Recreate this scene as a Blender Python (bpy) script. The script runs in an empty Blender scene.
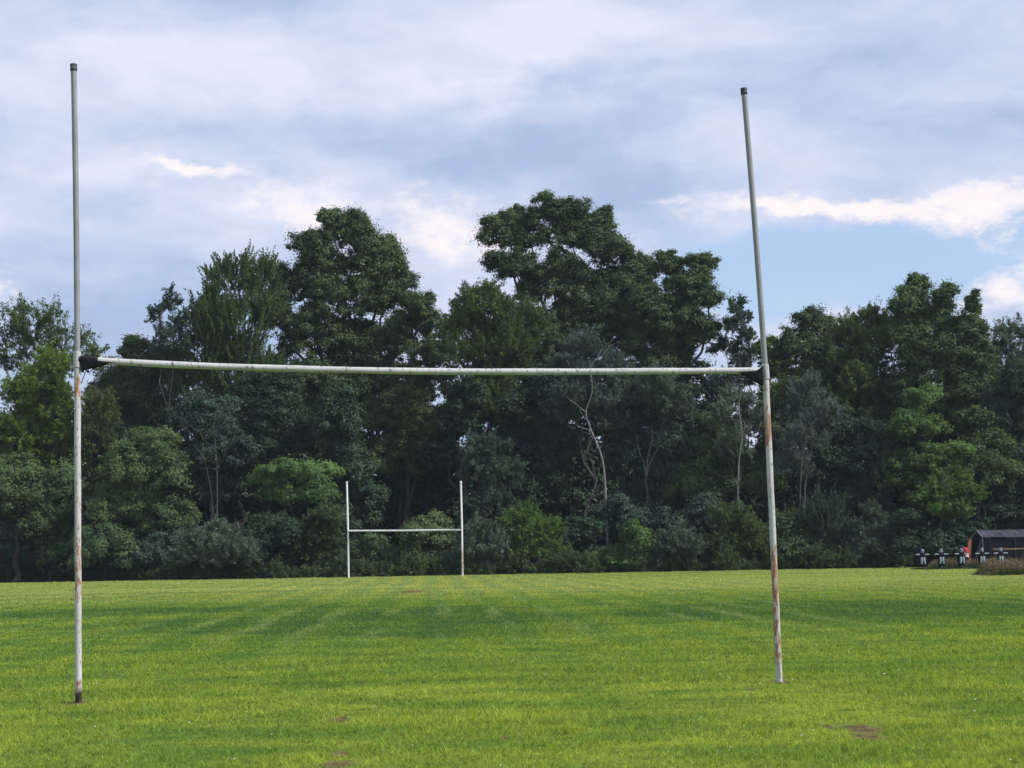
import bpy, math
import numpy as np
from mathutils import Matrix, Vector

RNG = np.random.default_rng(11)
C = bpy.context.scene.collection
scene = bpy.context.scene

# ------------------------------------------------------------------ camera
F = 1560.0; CAMH = 1.25; PITCH = math.radians(6.28); ROLL = math.radians(-1.0)
camd = bpy.data.cameras.new('camera'); cam = bpy.data.objects.new('camera', camd)
C.objects.link(cam); scene.camera = cam
R = (Matrix.Rotation(math.radians(90)+PITCH, 4, 'X') @ Matrix.Rotation(ROLL, 4, 'Z'))
cam.matrix_world = Matrix.Translation((0, 0, CAMH)) @ R
camd.sensor_width = 36; camd.lens = 36*F/1024; camd.clip_end = 8000; camd.clip_start = .1
R3 = R.to_3x3()

def ray(px, py): return R3 @ Vector(((px-512)/F, -(py-384)/F, -1))
def P(px, py, Y):
    """point of the place at forward distance Y"""
    d = ray(px, py); s = Y/d.y
    return Vector((d.x*s, Y, CAMH + d.z*s))
def G(px, py):
    d = ray(px, py); s = -CAMH/d.z
    return Vector((d.x*s, d.y*s, 0))

# ------------------------------------------------------------------ helpers
def tag(o, label=None, cat=None, group=None, kind=None):
    if label: o['label'] = label
    if cat: o['category'] = cat
    if group: o['group'] = group
    if kind: o['kind'] = kind
    return o
def empty(name, loc, label, cat, group=None, rz=0):
    o = bpy.data.objects.new(name, None); C.objects.link(o)
    o.location = loc; o.rotation_euler = (0, 0, rz); o.empty_display_size = .2
    return tag(o, label, cat, group)
def child(o, parent):
    """parent keeping world coordinates of the mesh"""
    o.parent = parent
    m = Matrix.Translation(parent.location) @ parent.rotation_euler.to_matrix().to_4x4()
    o.matrix_parent_inverse = m.inverted()
    return o
def mesh_obj(name, V, faces, mat, parent=None, smooth=False):
    me = bpy.data.meshes.new(name)
    me.from_pydata([tuple(v) for v in V], [], faces)
    me.update(); me.validate()
    if smooth: me.polygons.foreach_set('use_smooth', [True]*len(me.polygons))
    me.materials.append(mat)
    o = bpy.data.objects.new(name, me); C.objects.link(o)
    if parent: child(o, parent)
    return o
def poly_obj(name, V, n, mat, parent=None):
    """V: (N*n,3) array, consecutive n vertices form one face"""
    V = np.ascontiguousarray(V, dtype=np.float32)
    k = len(V); nf = k//n
    me = bpy.data.meshes.new(name)
    me.vertices.add(k); me.vertices.foreach_set('co', V.ravel())
    me.loops.add(k); me.loops.foreach_set('vertex_index', np.arange(k, dtype=np.int32))
    me.polygons.add(nf); me.polygons.foreach_set('loop_start', np.arange(0, k, n, dtype=np.int32))
    me.update(calc_edges=True)
    me.materials.append(mat)
    o = bpy.data.objects.new(name, me); C.objects.link(o)
    if parent: child(o, parent)
    return o

class MB:
    def __init__(s): s.V = []; s.Fc = []
    def tube(s, pts, rad, n=12, caps=True):
        pts = [Vector(p) for p in pts]
        if not hasattr(rad, '__len__'): rad = [rad]*len(pts)
        b = len(s.V); ref = Vector((0.13, 1, 0.07)).normalized()
        for i, p in enumerate(pts):
            t = (pts[min(i+1, len(pts)-1)] - pts[max(i-1, 0)]).normalized()
            if abs(t.dot(ref)) > .97: ref = Vector((1, 0, 0))
            u = t.cross(ref).normalized(); w = t.cross(u)
            for k in range(n):
                a = 2*math.pi*k/n
                s.V.append(p + rad[i]*(math.cos(a)*u + math.sin(a)*w))
        for i in range(len(pts)-1):
            for k in range(n):
                k2 = (k+1) % n
                s.Fc.append((b+i*n+k, b+i*n+k2, b+(i+1)*n+k2, b+(i+1)*n+k))
        if caps:
            s.Fc.append(tuple(b+k for k in reversed(range(n))))
            s.Fc.append(tuple(b+(len(pts)-1)*n+k for k in range(n)))
        return s
    def box(s, c, size, rot=None):
        b = len(s.V); c = Vector(c)
        for z in (-1, 1):
            for y in (-1, 1):
                for x in (-1, 1):
                    v = Vector((x*size[0]/2, y*size[1]/2, z*size[2]/2))
                    if rot: v = rot @ v
                    s.V.append(c+v)
        for f in ((0, 2, 3, 1), (4, 5, 7, 6), (0, 1, 5, 4), (2, 6, 7, 3), (0, 4, 6, 2), (1, 3, 7, 5)):
            s.Fc.append(tuple(b+i for i in f))
        return s
    def prism(s, pts, off):
        b = len(s.V); n = len(pts); off = Vector(off)
        for p in pts: s.V.append(Vector(p))
        for p in pts: s.V.append(Vector(p)+off)
        s.Fc.append(tuple(b+i for i in range(n))); s.Fc.append(tuple(b+n+i for i in reversed(range(n))))
        for i in range(n):
            j = (i+1) % n; s.Fc.append((b+i, b+n+i, b+n+j, b+j))
        return s
    def blob(s, c, r, nu=14, nv=9, pw=1.0):
        b = len(s.V); c = Vector(c)
        for j in range(nv+1):
            ph = math.pi*j/nv - math.pi/2
            for i in range(nu):
                a = 2*math.pi*i/nu
                cx = math.copysign(abs(math.cos(a))**pw, math.cos(a)); sx = math.copysign(abs(math.sin(a))**pw, math.sin(a))
                cz = abs(math.cos(ph))**pw; sz = math.copysign(abs(math.sin(ph))**pw, math.sin(ph))
                s.V.append(c + Vector((r[0]*cx*cz, r[1]*sx*cz, r[2]*sz)))
        for j in range(nv):
            for i in range(nu):
                i2 = (i+1) % nu
                s.Fc.append((b+j*nu+i, b+j*nu+i2, b+(j+1)*nu+i2, b+(j+1)*nu+i))
        return s
    def build(s, name, mat, parent=None, smooth=True, bevel=0):
        o = mesh_obj(name, s.V, s.Fc, mat, parent, smooth)
        if smooth:
            try: o.data.set_sharp_from_angle(angle=math.radians(40))
            except Exception: pass
        if bevel:
            m = o.modifiers.new('bevel', 'BEVEL'); m.width = bevel; m.segments = 2
        return o

# ------------------------------------------------------------------ material helpers
class NT:
    def __init__(s, tree): s.t = tree; s.n = tree.nodes; s.l = tree.links
    def new(s, ty, **kw):
        n = s.n.new(ty)
        for k, v in kw.items(): setattr(n, k, v)
        return n
    def put(s, sock, v):
        if isinstance(v, bpy.types.NodeSocket): s.l.new(v, sock)
        elif v is not None:
            if hasattr(sock.default_value, '__len__') and hasattr(v, '__len__') and len(v) == 3 and len(sock.default_value) == 4: v = (*v, 1)
            sock.default_value = v
    def m(s, op, a, b=None, c=None, clamp=False):
        n = s.new('ShaderNodeMath', operation=op, use_clamp=clamp)
        s.put(n.inputs[0], a)
        if b is not None: s.put(n.inputs[1], b)
        if c is not None: s.put(n.inputs[2], c)
        return n.outputs[0]
    def mix(s, f, a, b, mode='MIX'):
        n = s.new('ShaderNodeMix', data_type='RGBA', blend_type=mode)
        s.put(n.inputs[0], f); s.put(n.inputs[6], a); s.put(n.inputs[7], b)
        return n.outputs[2]
    def noise(s, vec, scale, detail=4, rough=.5, dist=0, color=False):
        n = s.new('ShaderNodeTexNoise'); s.put(n.inputs['Vector'], vec)
        n.inputs['Scale'].default_value = scale; n.inputs['Detail'].default_value = detail
        n.inputs['Roughness'].default_value = rough; n.inputs['Distortion'].default_value = dist
        return n.outputs[1 if color else 0]
    def step(s, v, a, b, t0=0., t1=1.):
        n = s.new('ShaderNodeMapRange', interpolation_type='SMOOTHSTEP')
        s.put(n.inputs[0], v); n.inputs[1].default_value = a; n.inputs[2].default_value = b
        n.inputs[3].default_value = t0; n.inputs[4].default_value = t1
        return n.outputs[0]
    def vm(s, op, a, b=None):
        n = s.new('ShaderNodeVectorMath', operation=op); s.put(n.inputs[0], a)
        if b is not None: s.put(n.inputs[1], b)
        return n.outputs[0]
    def sep(s, v):
        n = s.new('ShaderNodeSeparateXYZ'); s.put(n.inputs[0], v); return n.outputs
    def comb(s, x, y, z):
        n = s.new('ShaderNodeCombineXYZ'); s.put(n.inputs[0], x); s.put(n.inputs[1], y); s.put(n.inputs[2], z); return n.outputs[0]

def new_mat(name):
    m = bpy.data.materials.new(name); m.use_nodes = True; m.node_tree.nodes.clear()
    t = NT(m.node_tree); out = t.new('ShaderNodeOutputMaterial')
    return m, t, out
def pos(t): return t.new('ShaderNodeNewGeometry').outputs['Position']

def simple(name, col, rough=.7, var=.25, scale=6, metal=0):
    m, t, out = new_mat(name); b = t.new('ShaderNodeBsdfPrincipled')
    f = t.noise(pos(t), scale, 5, .6)
    v = t.step(f, .3, .7, 1-var, 1+var)
    c = t.mix(1.0, col, t.comb(v, v, v), 'MULTIPLY')
    t.put(b.inputs['Base Color'], c); b.inputs['Roughness'].default_value = rough; b.inputs['Specular IOR Level'].default_value = .12; b.inputs['Metallic'].default_value = metal
    t.l.new(b.outputs[0], out.inputs[0]); return m

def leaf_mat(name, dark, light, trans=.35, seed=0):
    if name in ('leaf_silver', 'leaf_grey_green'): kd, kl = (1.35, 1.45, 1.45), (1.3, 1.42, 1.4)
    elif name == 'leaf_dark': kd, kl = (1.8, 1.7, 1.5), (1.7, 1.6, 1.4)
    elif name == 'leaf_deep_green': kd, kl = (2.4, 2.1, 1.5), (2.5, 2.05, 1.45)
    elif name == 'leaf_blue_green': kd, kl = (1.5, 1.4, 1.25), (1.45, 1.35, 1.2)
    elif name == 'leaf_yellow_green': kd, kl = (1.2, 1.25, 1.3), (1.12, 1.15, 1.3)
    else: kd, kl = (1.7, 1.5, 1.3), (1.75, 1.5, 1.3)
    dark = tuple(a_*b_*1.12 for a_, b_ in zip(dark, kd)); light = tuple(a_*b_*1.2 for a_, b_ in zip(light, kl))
    m, t, out = new_mat(name)
    p = t.vm('ADD', pos(t), (seed*17.3, seed*5.1, 0))
    n1 = t.step(t.noise(p, .32, 3, .55), .35, .65)
    n2 = t.step(t.noise(p, 1.6, 3, .6), .25, .75, .0, 1.)
    f = t.m('ADD', t.m('MULTIPLY', n1, .55), t.m('MULTIPLY', n2, .45))
    c = t.mix(f, dark, light)
    d = t.new('ShaderNodeBsdfDiffuse'); tr = t.new('ShaderNodeBsdfTranslucent'); g = t.new('ShaderNodeBsdfGlossy')
    t.put(d.inputs[0], c); g.inputs['Roughness'].default_value = .45; t.put(g.inputs[0], (.55, .6, .65))
    t.put(tr.inputs[0], t.mix(1., c, (1.25, 1.2, .5), 'MULTIPLY'))
    a = t.new('ShaderNodeMixShader'); a.inputs[0].default_value = trans
    t.l.new(d.outputs[0], a.inputs[1]); t.l.new(tr.outputs[0], a.inputs[2])
    b = t.new('ShaderNodeMixShader'); b.inputs[0].default_value = .012
    t.l.new(a.outputs[0], b.inputs[1]); t.l.new(g.outputs[0], b.inputs[2])
    t.l.new(b.outputs[0], out.inputs[0]); return m

LM = {
 'deep':   leaf_mat('leaf_deep_green', (.016, .033, .024), (.036, .064, .036), .3, 1),
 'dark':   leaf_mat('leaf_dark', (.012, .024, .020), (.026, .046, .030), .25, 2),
 'mid':    leaf_mat('leaf_mid_green', (.026, .052, .028), (.056, .098, .042), .35, 3),
 'fresh':  leaf_mat('leaf_fresh_green', (.030, .066, .030), (.075, .140, .050), .4, 4),
 'yellow': leaf_mat('leaf_yellow_green', (.050, .088, .022), (.130, .190, .036), .42, 5),
 'olive':  leaf_mat('leaf_olive', (.030, .046, .024), (.060, .088, .038), .35, 6),
 'grey':   leaf_mat('leaf_grey_green', (.042, .058, .050), (.090, .115, .092), .3, 7),
 'silver': leaf_mat('leaf_silver', (.040, .054, .054), (.085, .105, .10), .25, 8),
 'blue':   leaf_mat('leaf_blue_green', (.024, .043, .042), (.048, .080, .068), .3, 9),
}
BARK = simple('bark_dark', (.06, .052, .045), .9, .4, 5)
PALE = simple('bark_pale', (.21, .21, .20), .85, .35, 4)
GREYB = simple('bark_grey', (.075, .075, .07), .9, .35, 4)

# ------------------------------------------------------------------ foliage
def unit(v): return v/np.maximum(np.linalg.norm(v, axis=1, keepdims=True), 1e-9)
def leaves(cen, nrm, ln, wd, axis=None):
    """rhombic leaf sprays at cen, facing nrm"""
    n = len(cen)
    if axis is None: axis = RNG.normal(size=(n, 3))
    a = unit(np.cross(nrm, np.cross(axis, nrm)) + 1e-6)
    b = unit(np.cross(nrm, a))
    L = (ln*RNG.uniform(.6, 1.3, n))[:, None]; W = (wd*RNG.uniform(.6, 1.3, n))[:, None]
    fold = nrm*L*RNG.uniform(-.25, .1, n)[:, None]
    V = np.stack([cen-a*L, cen+b*W+fold*.4, cen+a*L+fold, cen-b*W+fold*.4], 1)
    return V.reshape(-1, 3)

def crown(lobes, style='broad', dens=1.0, ls=.13, rc=.62):
    """lobes: (centre, rx, ry, rz) ellipsoids in metres -> leaf quads"""
    out = []; ls = ls*.8
    tw = style in ('spiky', 'feather', 'droop', 'spray')
    for (c, rx, ry, rz) in lobes:
        c = np.array(c)
        rr = np.array([rx, ry, rz]); vol = (rx*ry*rz)**(1/3)
        cr = min(rc*(.62 if tw else .72), vol*.5)
        nc = int(max(8, (6.6 if tw else 6.2)*(rx*rz+rx*ry+ry*rz)/3*dens/(cr*cr)))
        u = unit(RNG.normal(size=(nc, 3))); u[:, 2] = np.where(u[:, 2] < -.45, -u[:, 2], u[:, 2])
        rad = RNG.uniform(.18, 1., nc)**.5*RNG.uniform(.78, 1.16, nc)
        # uneven outline: some directions reach further than others
        ph = RNG.uniform(0, 6.28, 4)
        ang = np.arctan2(u[:, 2], u[:, 0])
        rad *= 1+.10*np.sin(3*ang+ph[0])+.07*np.sin(7*ang+ph[1])+.05*np.sin(4*u[:, 1]*3+ph[2])
        cc = c + u*rr*rad[:, None]
        cs = cr*np.exp(RNG.normal(size=nc)*.33)
        per = int(max(10, 105*(cr/.45)**1.2*(.13/ls)**1.5))
        per = int(per*(.62 if tw else 1))
        N = nc*per
        idx = np.repeat(np.arange(nc), per)
        v = unit(RNG.normal(size=(N, 3)))
        up = RNG.random(N) < .4
        v[:, 2] = np.where(up, np.abs(v[:, 2]), v[:, 2])
        r = np.minimum(np.abs(RNG.normal(size=N))*.5+.2, 1.15)
        if tw:
            d = unit(u*{'spiky': .6, 'feather': .8, 'droop': .6, 'spray': .8}[style]
                     + np.array([0, 0, {'spiky': .95, 'feather': .45, 'droop': -.5, 'spray': .25}[style]])
                     + RNG.normal(size=(nc, 3))*(.2 if style == 'spiky' else .4))
            D = d[idx]; S = cs[idx][:, None]
            t = RNG.uniform(-1.1, 1.5 if style != 'spiky' else 2.3, N)[:, None]
            lat = np.cross(D, v); th = {'spiky': .26, 'feather': .5, 'droop': .5, 'spray': .55}[style]
            p = cc[idx] + D*t*S*1.2 + lat*S*th*r[:, None]*(1.5-np.abs(t)*.5)
            nn = unit(np.cross(D, np.cross(v, D))*.7 + v*.5 + np.array([0, 0, .35]) + RNG.normal(size=(N, 3))*.35)
            out.append(leaves(p, nn, ls*1.05, ls*.42, D + RNG.normal(size=(N, 3))*.8))
        elif style == 'vine':
            p = cc[idx] + v*r[:, None]*cs[idx][:, None]*np.array([1.2, 1.2, 1.])
            nn = unit(v*.4 + u[idx]*.6 + np.array([0, -.15, .2]) + RNG.normal(size=(N, 3))*.28)
            out.append(leaves(p, nn, ls, ls*.62))
        else:
            p = cc[idx] + v*r[:, None]*cs[idx][:, None]*np.array([1.25, 1.25, .95])
            nn = unit(v*.9 + u[idx]*.3 + np.array([0, 0, .4]) + RNG.normal(size=(N, 3))*.4)
            out.append(leaves(p, nn, ls, ls*.55))
    return np.concatenate(out)

def limb_pts(a, b, n=6, wob=.35, sag=0):
    a = Vector(a); b = Vector(b); L = (b-a).length; pts = []
    o = RNG.normal(size=(n, 3))*wob*L*.08
    for i in range(n+1):
        t = i/n; p = a.lerp(b, t)
        if 0 < i < n: p = p + Vector(o[i-1])
        p.z += sag*math.sin(math.pi*t)
        pts.append(p)
    return pts

def tree(name, label, cat, lobes_px, Y, mat, style='broad', dens=1., ls=.13, rc=.62, tx=None, thick=.28, bark=None, group=None,
         trunk=True, depth=.9, stem='trunk', foliage='crown'):
    sc = F/Y
    lobes = []
    for (cx, cy, rx, ry) in lobes_px:
        c = P(cx, cy, Y + RNG.uniform(-.8, .8)); rx /= sc; rz = ry/sc
        c.z = max(c.z, rz*.55)
        lobes.append((tuple(c), rx, depth*(rx+rz)/2*.95, rz))
    if tx is None: tx = lobes_px[0][0]
    b = P(tx, 575, Y); b.z = 0
    e = empty(name, b, label, cat, group)
    full = []
    for (c, rx, ry, rz) in lobes:
        full.append((c, rx*.88, ry*.88, rz*.88))
        for q in range(4):
            an = RNG.uniform(-.35, math.pi+.35); dy = RNG.uniform(-.7, .5); k_ = RNG.uniform(.32, .5)
            full.append(((c[0]+math.cos(an)*rx*.78, c[1]+dy*ry, max(c[2]+math.sin(an)*rz*.74, .3)), rx*k_, ry*k_, rz*k_*RNG.uniform(.8, 1.3)))
    poly_obj(foliage, crown(full, style, dens*.84, ls, rc), 4, LM[mat], e)
    if trunk:
        m = MB(); top = max(l[0][2] for l in lobes)
        k = max(range(len(lobes)), key=lambda i: lobes[i][0][2])
        tp = Vector(lobes[k][0])*.80 + b*.20; tp.z = min(tp.z, lobes[k][0][2]-lobes[k][3]*.3) if tp.z > 6 else tp.z
        pts = limb_pts(b + Vector((0, 0, -.2)), tp, 8, .25)
        m.tube(pts, [thick*(1-.8*i/8)*(1.35 if i == 0 else 1) for i in range(9)], 8)
        for i, l in enumerate(lobes):
            c = Vector(l[0])
            if i != k:
                t = min(.85, max(.12, (c.z*.55)/max(tp.z, .1)))
                a = pts[int(round(t*8))]
                m.tube(limb_pts(a, c, 5, .4), [thick*.42*(1-.75*j/5) for j in range(6)], 6)
            for q in range(5 if l[1] > 1 else 2):
                d = Vector(unit(RNG.normal(size=(1, 3)))[0]); d.z = abs(d.z)*.8
                m.tube(limb_pts(c - Vector((0, 0, l[3]*.3)), c + Vector((d.x*l[1]*.85, d.y*l[2]*.85, d.z*l[3]*.85)), 4, .5),
                       [thick*.18*(1-.7*j/4) for j in range(5)], 5)
        m.build(stem, bark or BARK, e)
    return e

WT = 'trees of the wood edge'; WS = 'shrubs along the foot of the wood'
# ---- tall trees against the sky (back row)
T = tree
T('tree', 'airy round-topped tree at the far left edge with sky showing through its crown', 'tree',
  [(30, 330, 38, 24), (62, 345, 28, 24), (8, 350, 30, 30), (88, 365, 18, 26), (40, 362, 45, 20)], 122, 'mid', 'feather', .30, .12, .55, 30, .25, group=WT)
T('tree', 'dark pointed tree between the left goalpost and the thin grey-leaved tree', 'tree',
  [(140, 352, 18, 16), (128, 385, 30, 30), (165, 375, 30, 30), (110, 405, 22, 30), (150, 420, 40, 40)], 119, 'deep', 'broad', .9, group=WT, tx=140)
T('tree', 'thin blue-grey tree with a sparse top standing left of the spiky-topped tree', 'tree',
  [(171, 308, 9, 19), (158, 318, 8, 12), (185, 325, 12, 18), (172, 345, 20, 25)], 116, 'blue', 'feather', .42, .11, .45, 172, .16, GREYB, WT)
T('tree', 'feathery tree with upright spiky shoots on top, left of the tallest maple-like crown', 'tree',
  [(232, 282, 24, 26), (262, 285, 18, 24), (212, 312, 18, 22), (245, 325, 38, 34), (205, 350, 28, 30), (235, 380, 45, 40), (192, 388, 30, 35)], 117, 'mid', 'spiky', .8, .12, .5, 235, .3, group=WT)
T('tree', 'massive dense rounded tree rising highest in the left half of the wood', 'tree',
  [(343, 232, 27, 22), (322, 262, 32, 28), (368, 262, 30, 30), (390, 252, 13, 14), (300, 292, 28, 32), (345, 305, 45, 42), (392, 298, 28, 36), (412, 330, 22, 34),
   (310, 345, 45, 38), (365, 360, 50, 36), (345, 405, 55, 40), (280, 320, 16, 26)], 120, 'deep', 'broad', .82, tx=352, thick=.5, group=WT)
T('tree', 'thin-leaved right flank tree beside the massive rounded crown, sky glinting through', 'tree',
  [(425, 318, 14, 28), (418, 362, 22, 26), (430, 385, 22, 22), (405, 392, 22, 26)], 118, 'mid', 'broad', .42, .12, .5, 415, .22, group=WT)
T('tree', 'soft feathery willow-like tree with a domed top between the two tallest crowns', 'tree',
  [(488, 312, 34, 26), (462, 335, 20, 34), (512, 340, 34, 34), (485, 365, 46, 38), (490, 410, 42, 36)], 115, 'mid', 'feather', .85, .11, .5, 482, .38, group=WT)
T('tree', 'tallest tree right of centre, with several upswept leafy heads and sky gaps between them', 'tree',
  [(496, 238, 20, 20), (512, 222, 20, 17), (556, 214, 30, 18), (530, 240, 20, 26), (570, 240, 26, 28), (604, 226, 13, 20), (610, 252, 20, 24), (515, 270, 28, 26), (555, 290, 36, 34),
   (600, 290, 30, 32), (632, 268, 18, 20), (560, 345, 45, 44), (610, 345, 42, 44), (640, 306, 26, 34)], 122, 'deep', 'broad', .9, .13, .58, 562, .45, group=WT)
T('tree', 'broad clumpy tree just left of the right goalpost, tops like small round heads', 'tree',
  [(668, 270, 18, 16), (700, 276, 18, 22), (684, 300, 30, 26), (708, 302, 15, 22), (662, 322, 34, 34), (692, 342, 26, 28), (675, 385, 45, 38), (655, 350, 30, 40)], 118, 'deep', 'broad', .85, .13, .55, 672, .4, group=WT)
T('tree', 'slim sparse tree with sky through it, close to the left of the leaning right goalpost', 'tree',
  [(737, 310, 8, 12), (743, 322, 8, 12), (733, 330, 10, 12), (744, 342, 11, 12), (726, 350, 12, 13), (740, 360, 14, 14), (738, 382, 20, 20), (722, 400, 20, 20)], 117, 'blue', 'feather', .5, .11, .4, 735, .16, GREYB, WT)
T('tree', 'small yellow-green tree glimpsed behind the right goalpost', 'tree',
  [(768, 352, 12, 18), (775, 385, 20, 30), (770, 420, 20, 26)], 124, 'yellow', 'broad', .6, .12, .5, 770, .18, group=WT)
T('tree', 'round dark tree right of the leaning goalpost with lace-like gaps near its top', 'tree',
  [(815, 330, 24, 17), (795, 352, 20, 26), (835, 352, 20, 26), (812, 385, 42, 36), (790, 420, 32, 36)], 119, 'deep', 'broad', .62, .13, .5, 812, .3, group=WT)
T('tree', 'fine-leaved tree with an upright bristling top, second right of the goalpost', 'tree',
  [(872, 325, 16, 16), (852, 340, 16, 22), (892, 338, 18, 24), (868, 370, 36, 36), (865, 415, 46, 42)], 118, 'mid', 'feather', .8, .12, .5, 868, .3, group=WT)
T('tree', 'two-headed tall green tree, the highest right of the goalposts', 'tree',
  [(916, 292, 16, 15), (908, 308, 18, 18), (943, 298, 13, 14), (928, 322, 30, 22), (905, 345, 26, 28), (950, 340, 26, 28), (930, 375, 45, 36), (915, 420, 42, 40), (955, 410, 36, 40)], 116, 'mid', 'broad', .85, .13, .58, 926, .42, group=WT)
T('tree', 'narrow spire-like tree pressed against the right side of the two-headed tree', 'tree',
  [(974, 308, 7, 16), (973, 332, 13, 18), (976, 362, 20, 26), (978, 400, 24, 30)], 114, 'deep', 'broad', .7, .12, .42, 975, .2, group=WT)
T('tree', 'wispy pale-twigged tree at the far right edge', 'tree',
  [(1018, 338, 20, 22), (1000, 362, 16, 24), (1030, 365, 26, 30), (1010, 395, 32, 30)], 120, 'grey', 'feather', .5, .11, .5, 1012, .22, group=WT)
T('tree', 'dark tree low at the far right edge above the long dark shelter', 'tree',
  [(1012, 420, 26, 40), (1035, 400, 26, 40), (1005, 465, 30, 40), (1030, 480, 36, 50)], 113, 'dark', 'broad', .9, tx=1015, group=WT)
# ---- middle row
T('tree', 'sunlit yellow-green tree at the left edge, in front of the airy round-topped tree', 'tree',
  [(45, 378, 22, 22), (18, 398, 22, 24), (55, 410, 24, 30), (25, 440, 36, 34), (58, 465, 30, 34), (0, 470, 26, 40)], 113, 'yellow', 'spray', .95, .13, .55, 40, .25, group=WT)
T('tree', 'vine-hung fresh green tree at the left edge, lower and darker than the sunlit one', 'tree',
  [(20, 490, 36, 30), (60, 505, 28, 30), (-15, 500, 30, 50)], 110, 'mid', 'vine', .9, tx=15, group=WT)
T('tree', 'small yellowish tree just right of the left goalpost', 'tree',
  [(100, 415, 15, 26), (92, 450, 18, 28), (112, 462, 14, 22), (96, 490, 20, 26)], 112, 'olive', 'spray', .8, .12, .5, 98, .15, group=WT)
T('tree', 'arching vine-draped tree forming a green hump right of the left goalpost', 'tree',
  [(152, 445, 24, 18), (140, 470, 28, 26), (168, 478, 26, 30), (130, 508, 32, 30), (160, 520, 34, 30)], 109, 'mid', 'vine', 1., .12, .5, 145, .2, group=WT)
T('tree', 'dark slender-stemmed tree standing behind the grey shrub', 'tree',
  [(205, 425, 30, 34), (195, 465, 28, 22), (228, 455, 24, 28), (205, 495, 26, 18)], 111, 'blue', 'broad', .8, .12, .5, 216, .14, GREYB, WT)
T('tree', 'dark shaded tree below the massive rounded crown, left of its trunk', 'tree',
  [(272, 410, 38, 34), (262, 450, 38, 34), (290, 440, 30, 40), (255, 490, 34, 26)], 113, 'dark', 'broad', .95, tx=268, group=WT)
T('tree', 'small tree whose flat leafy spray catches light left of the far goal', 'tree',
  [(288, 470, 26, 10), (315, 476, 24, 12), (270, 480, 18, 9), (300, 496, 34, 16)], 108, 'fresh', 'vine', .75, .12, .42, 300, .12, group=WT)
T('tree', 'dark vine-wrapped column of leaves directly behind the left upright of the far goal', 'tree',
  [(345, 430, 24, 34), (350, 470, 22, 36), (362, 510, 26, 34), (340, 540, 26, 28)], 112, 'dark', 'vine', 1., tx=350, group=WT)
T('tree', 'olive-toned tree with a yellow lit top above the crossbar of the far goal', 'tree',
  [(408, 398, 24, 14), (398, 420, 30, 24), (425, 440, 26, 30), (400, 465, 36, 34)], 116, 'olive', 'broad', .85, tx=405, group=WT)
T('tree', 'dark gnarled tree showing its trunk above the right upright of the far goal', 'tree',
  [(455, 425, 22, 26), (470, 400, 24, 20), (440, 460, 20, 24)], 113, 'dark', 'broad', .45, .12, .5, 462, .32, group=WT)
T('tree', 'blue-grey drooping tree beside the right upright of the far goal', 'tree',
  [(488, 448, 22, 14), (480, 470, 24, 22), (500, 480, 20, 24), (488, 505, 26, 22)], 109, 'blue', 'droop', .9, .12, .45, 490, .16, group=WT)
T('tree', 'shadowy tree below the tallest right-of-centre tree, left of the silver one', 'tree',
  [(535, 410, 34, 34), (525, 450, 30, 34), (550, 460, 28, 34), (530, 495, 34, 28)], 112, 'dark', 'broad', .95, tx=535, group=WT)
T('tree', 'silver-leaved tree with a pale winding trunk near the middle of the wood', 'tree',
  [(588, 352, 24, 16), (570, 372, 20, 18), (606, 378, 24, 22), (585, 402, 34, 22), (560, 415, 20, 24), (612, 420, 24, 24)], 110, 'silver', 'feather', .62, .10, .42, 588, .1, GREYB, WT)
T('tree', 'dark tree right of the silver-leaved one, below the clumpy round heads', 'tree',
  [(650, 415, 30, 34), (635, 455, 34, 34), (670, 450, 28, 36), (650, 495, 36, 30)], 112, 'blue', 'broad', .9, tx=650, group=WT)
T('tree', 'grey-green thin tree between the clumpy round heads and the right goalpost', 'tree',
  [(655, 388, 22, 18), (632, 400, 15, 16), (672, 405, 18, 20)], 110, 'grey', 'feather', .6, .10, .42, 640, .1, GREYB, WT)
T('tree', 'pale-trunked thin tree just left of the right goalpost', 'tree',
  [(735, 402, 18, 16), (722, 420, 15, 18), (750, 430, 15, 22), (738, 450, 20, 18)], 109, 'grey', 'feather', .5, .10, .42, 740, .1, GREYB, WT)
T('tree', 'dense dark green tree low behind the right goalpost, left side', 'tree',
  [(708, 450, 28, 34), (745, 480, 32, 30), (700, 490, 34, 28), (770, 465, 22, 34)], 111, 'deep', 'vine', .95, tx=715, group=WT)
T('tree', 'half-bare silver-grey tree with spreading twigs right of the leaning goalpost', 'tree',
  [(808, 392, 16, 14), (798, 412, 22, 16), (825, 418, 18, 18), (805, 440, 24, 20), (795, 468, 20, 18)], 108, 'silver', 'feather', .55, .09, .42, 802, .12, GREYB, WT)
T('tree', 'dark blue-green tree behind the half-bare silver-grey one', 'tree',
  [(820, 440, 28, 40), (845, 450, 32, 36), (830, 490, 38, 34), (785, 490, 24, 34)], 112, 'dark', 'broad', .95, tx=832, group=WT)
T('tree', 'drooping dark tree between the silver-grey tree and the two-headed tree', 'tree',
  [(868, 455, 26, 30), (885, 485, 30, 34), (860, 505, 28, 28)], 111, 'blue', 'droop', .9, .12, .5, 872, .2, group=WT)
T('tree', 'leafy green tree in front of the two-headed tree, boughs in lit tiers', 'tree',
  [(925, 400, 20, 14), (918, 430, 30, 20), (935, 462, 34, 20), (905, 480, 30, 22), (938, 500, 32, 22)], 110, 'fresh', 'broad', .62, .13, .5, 925, .22, group=WT)
T('tree', 'green tree in lit tiers at the right, above the shelter roof', 'tree',
  [(975, 425, 18, 14), (985, 445, 24, 18), (970, 470, 26, 20), (995, 480, 24, 22)], 110, 'mid', 'broad', .75, .13, .5, 980, .2, group=WT)
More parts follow.
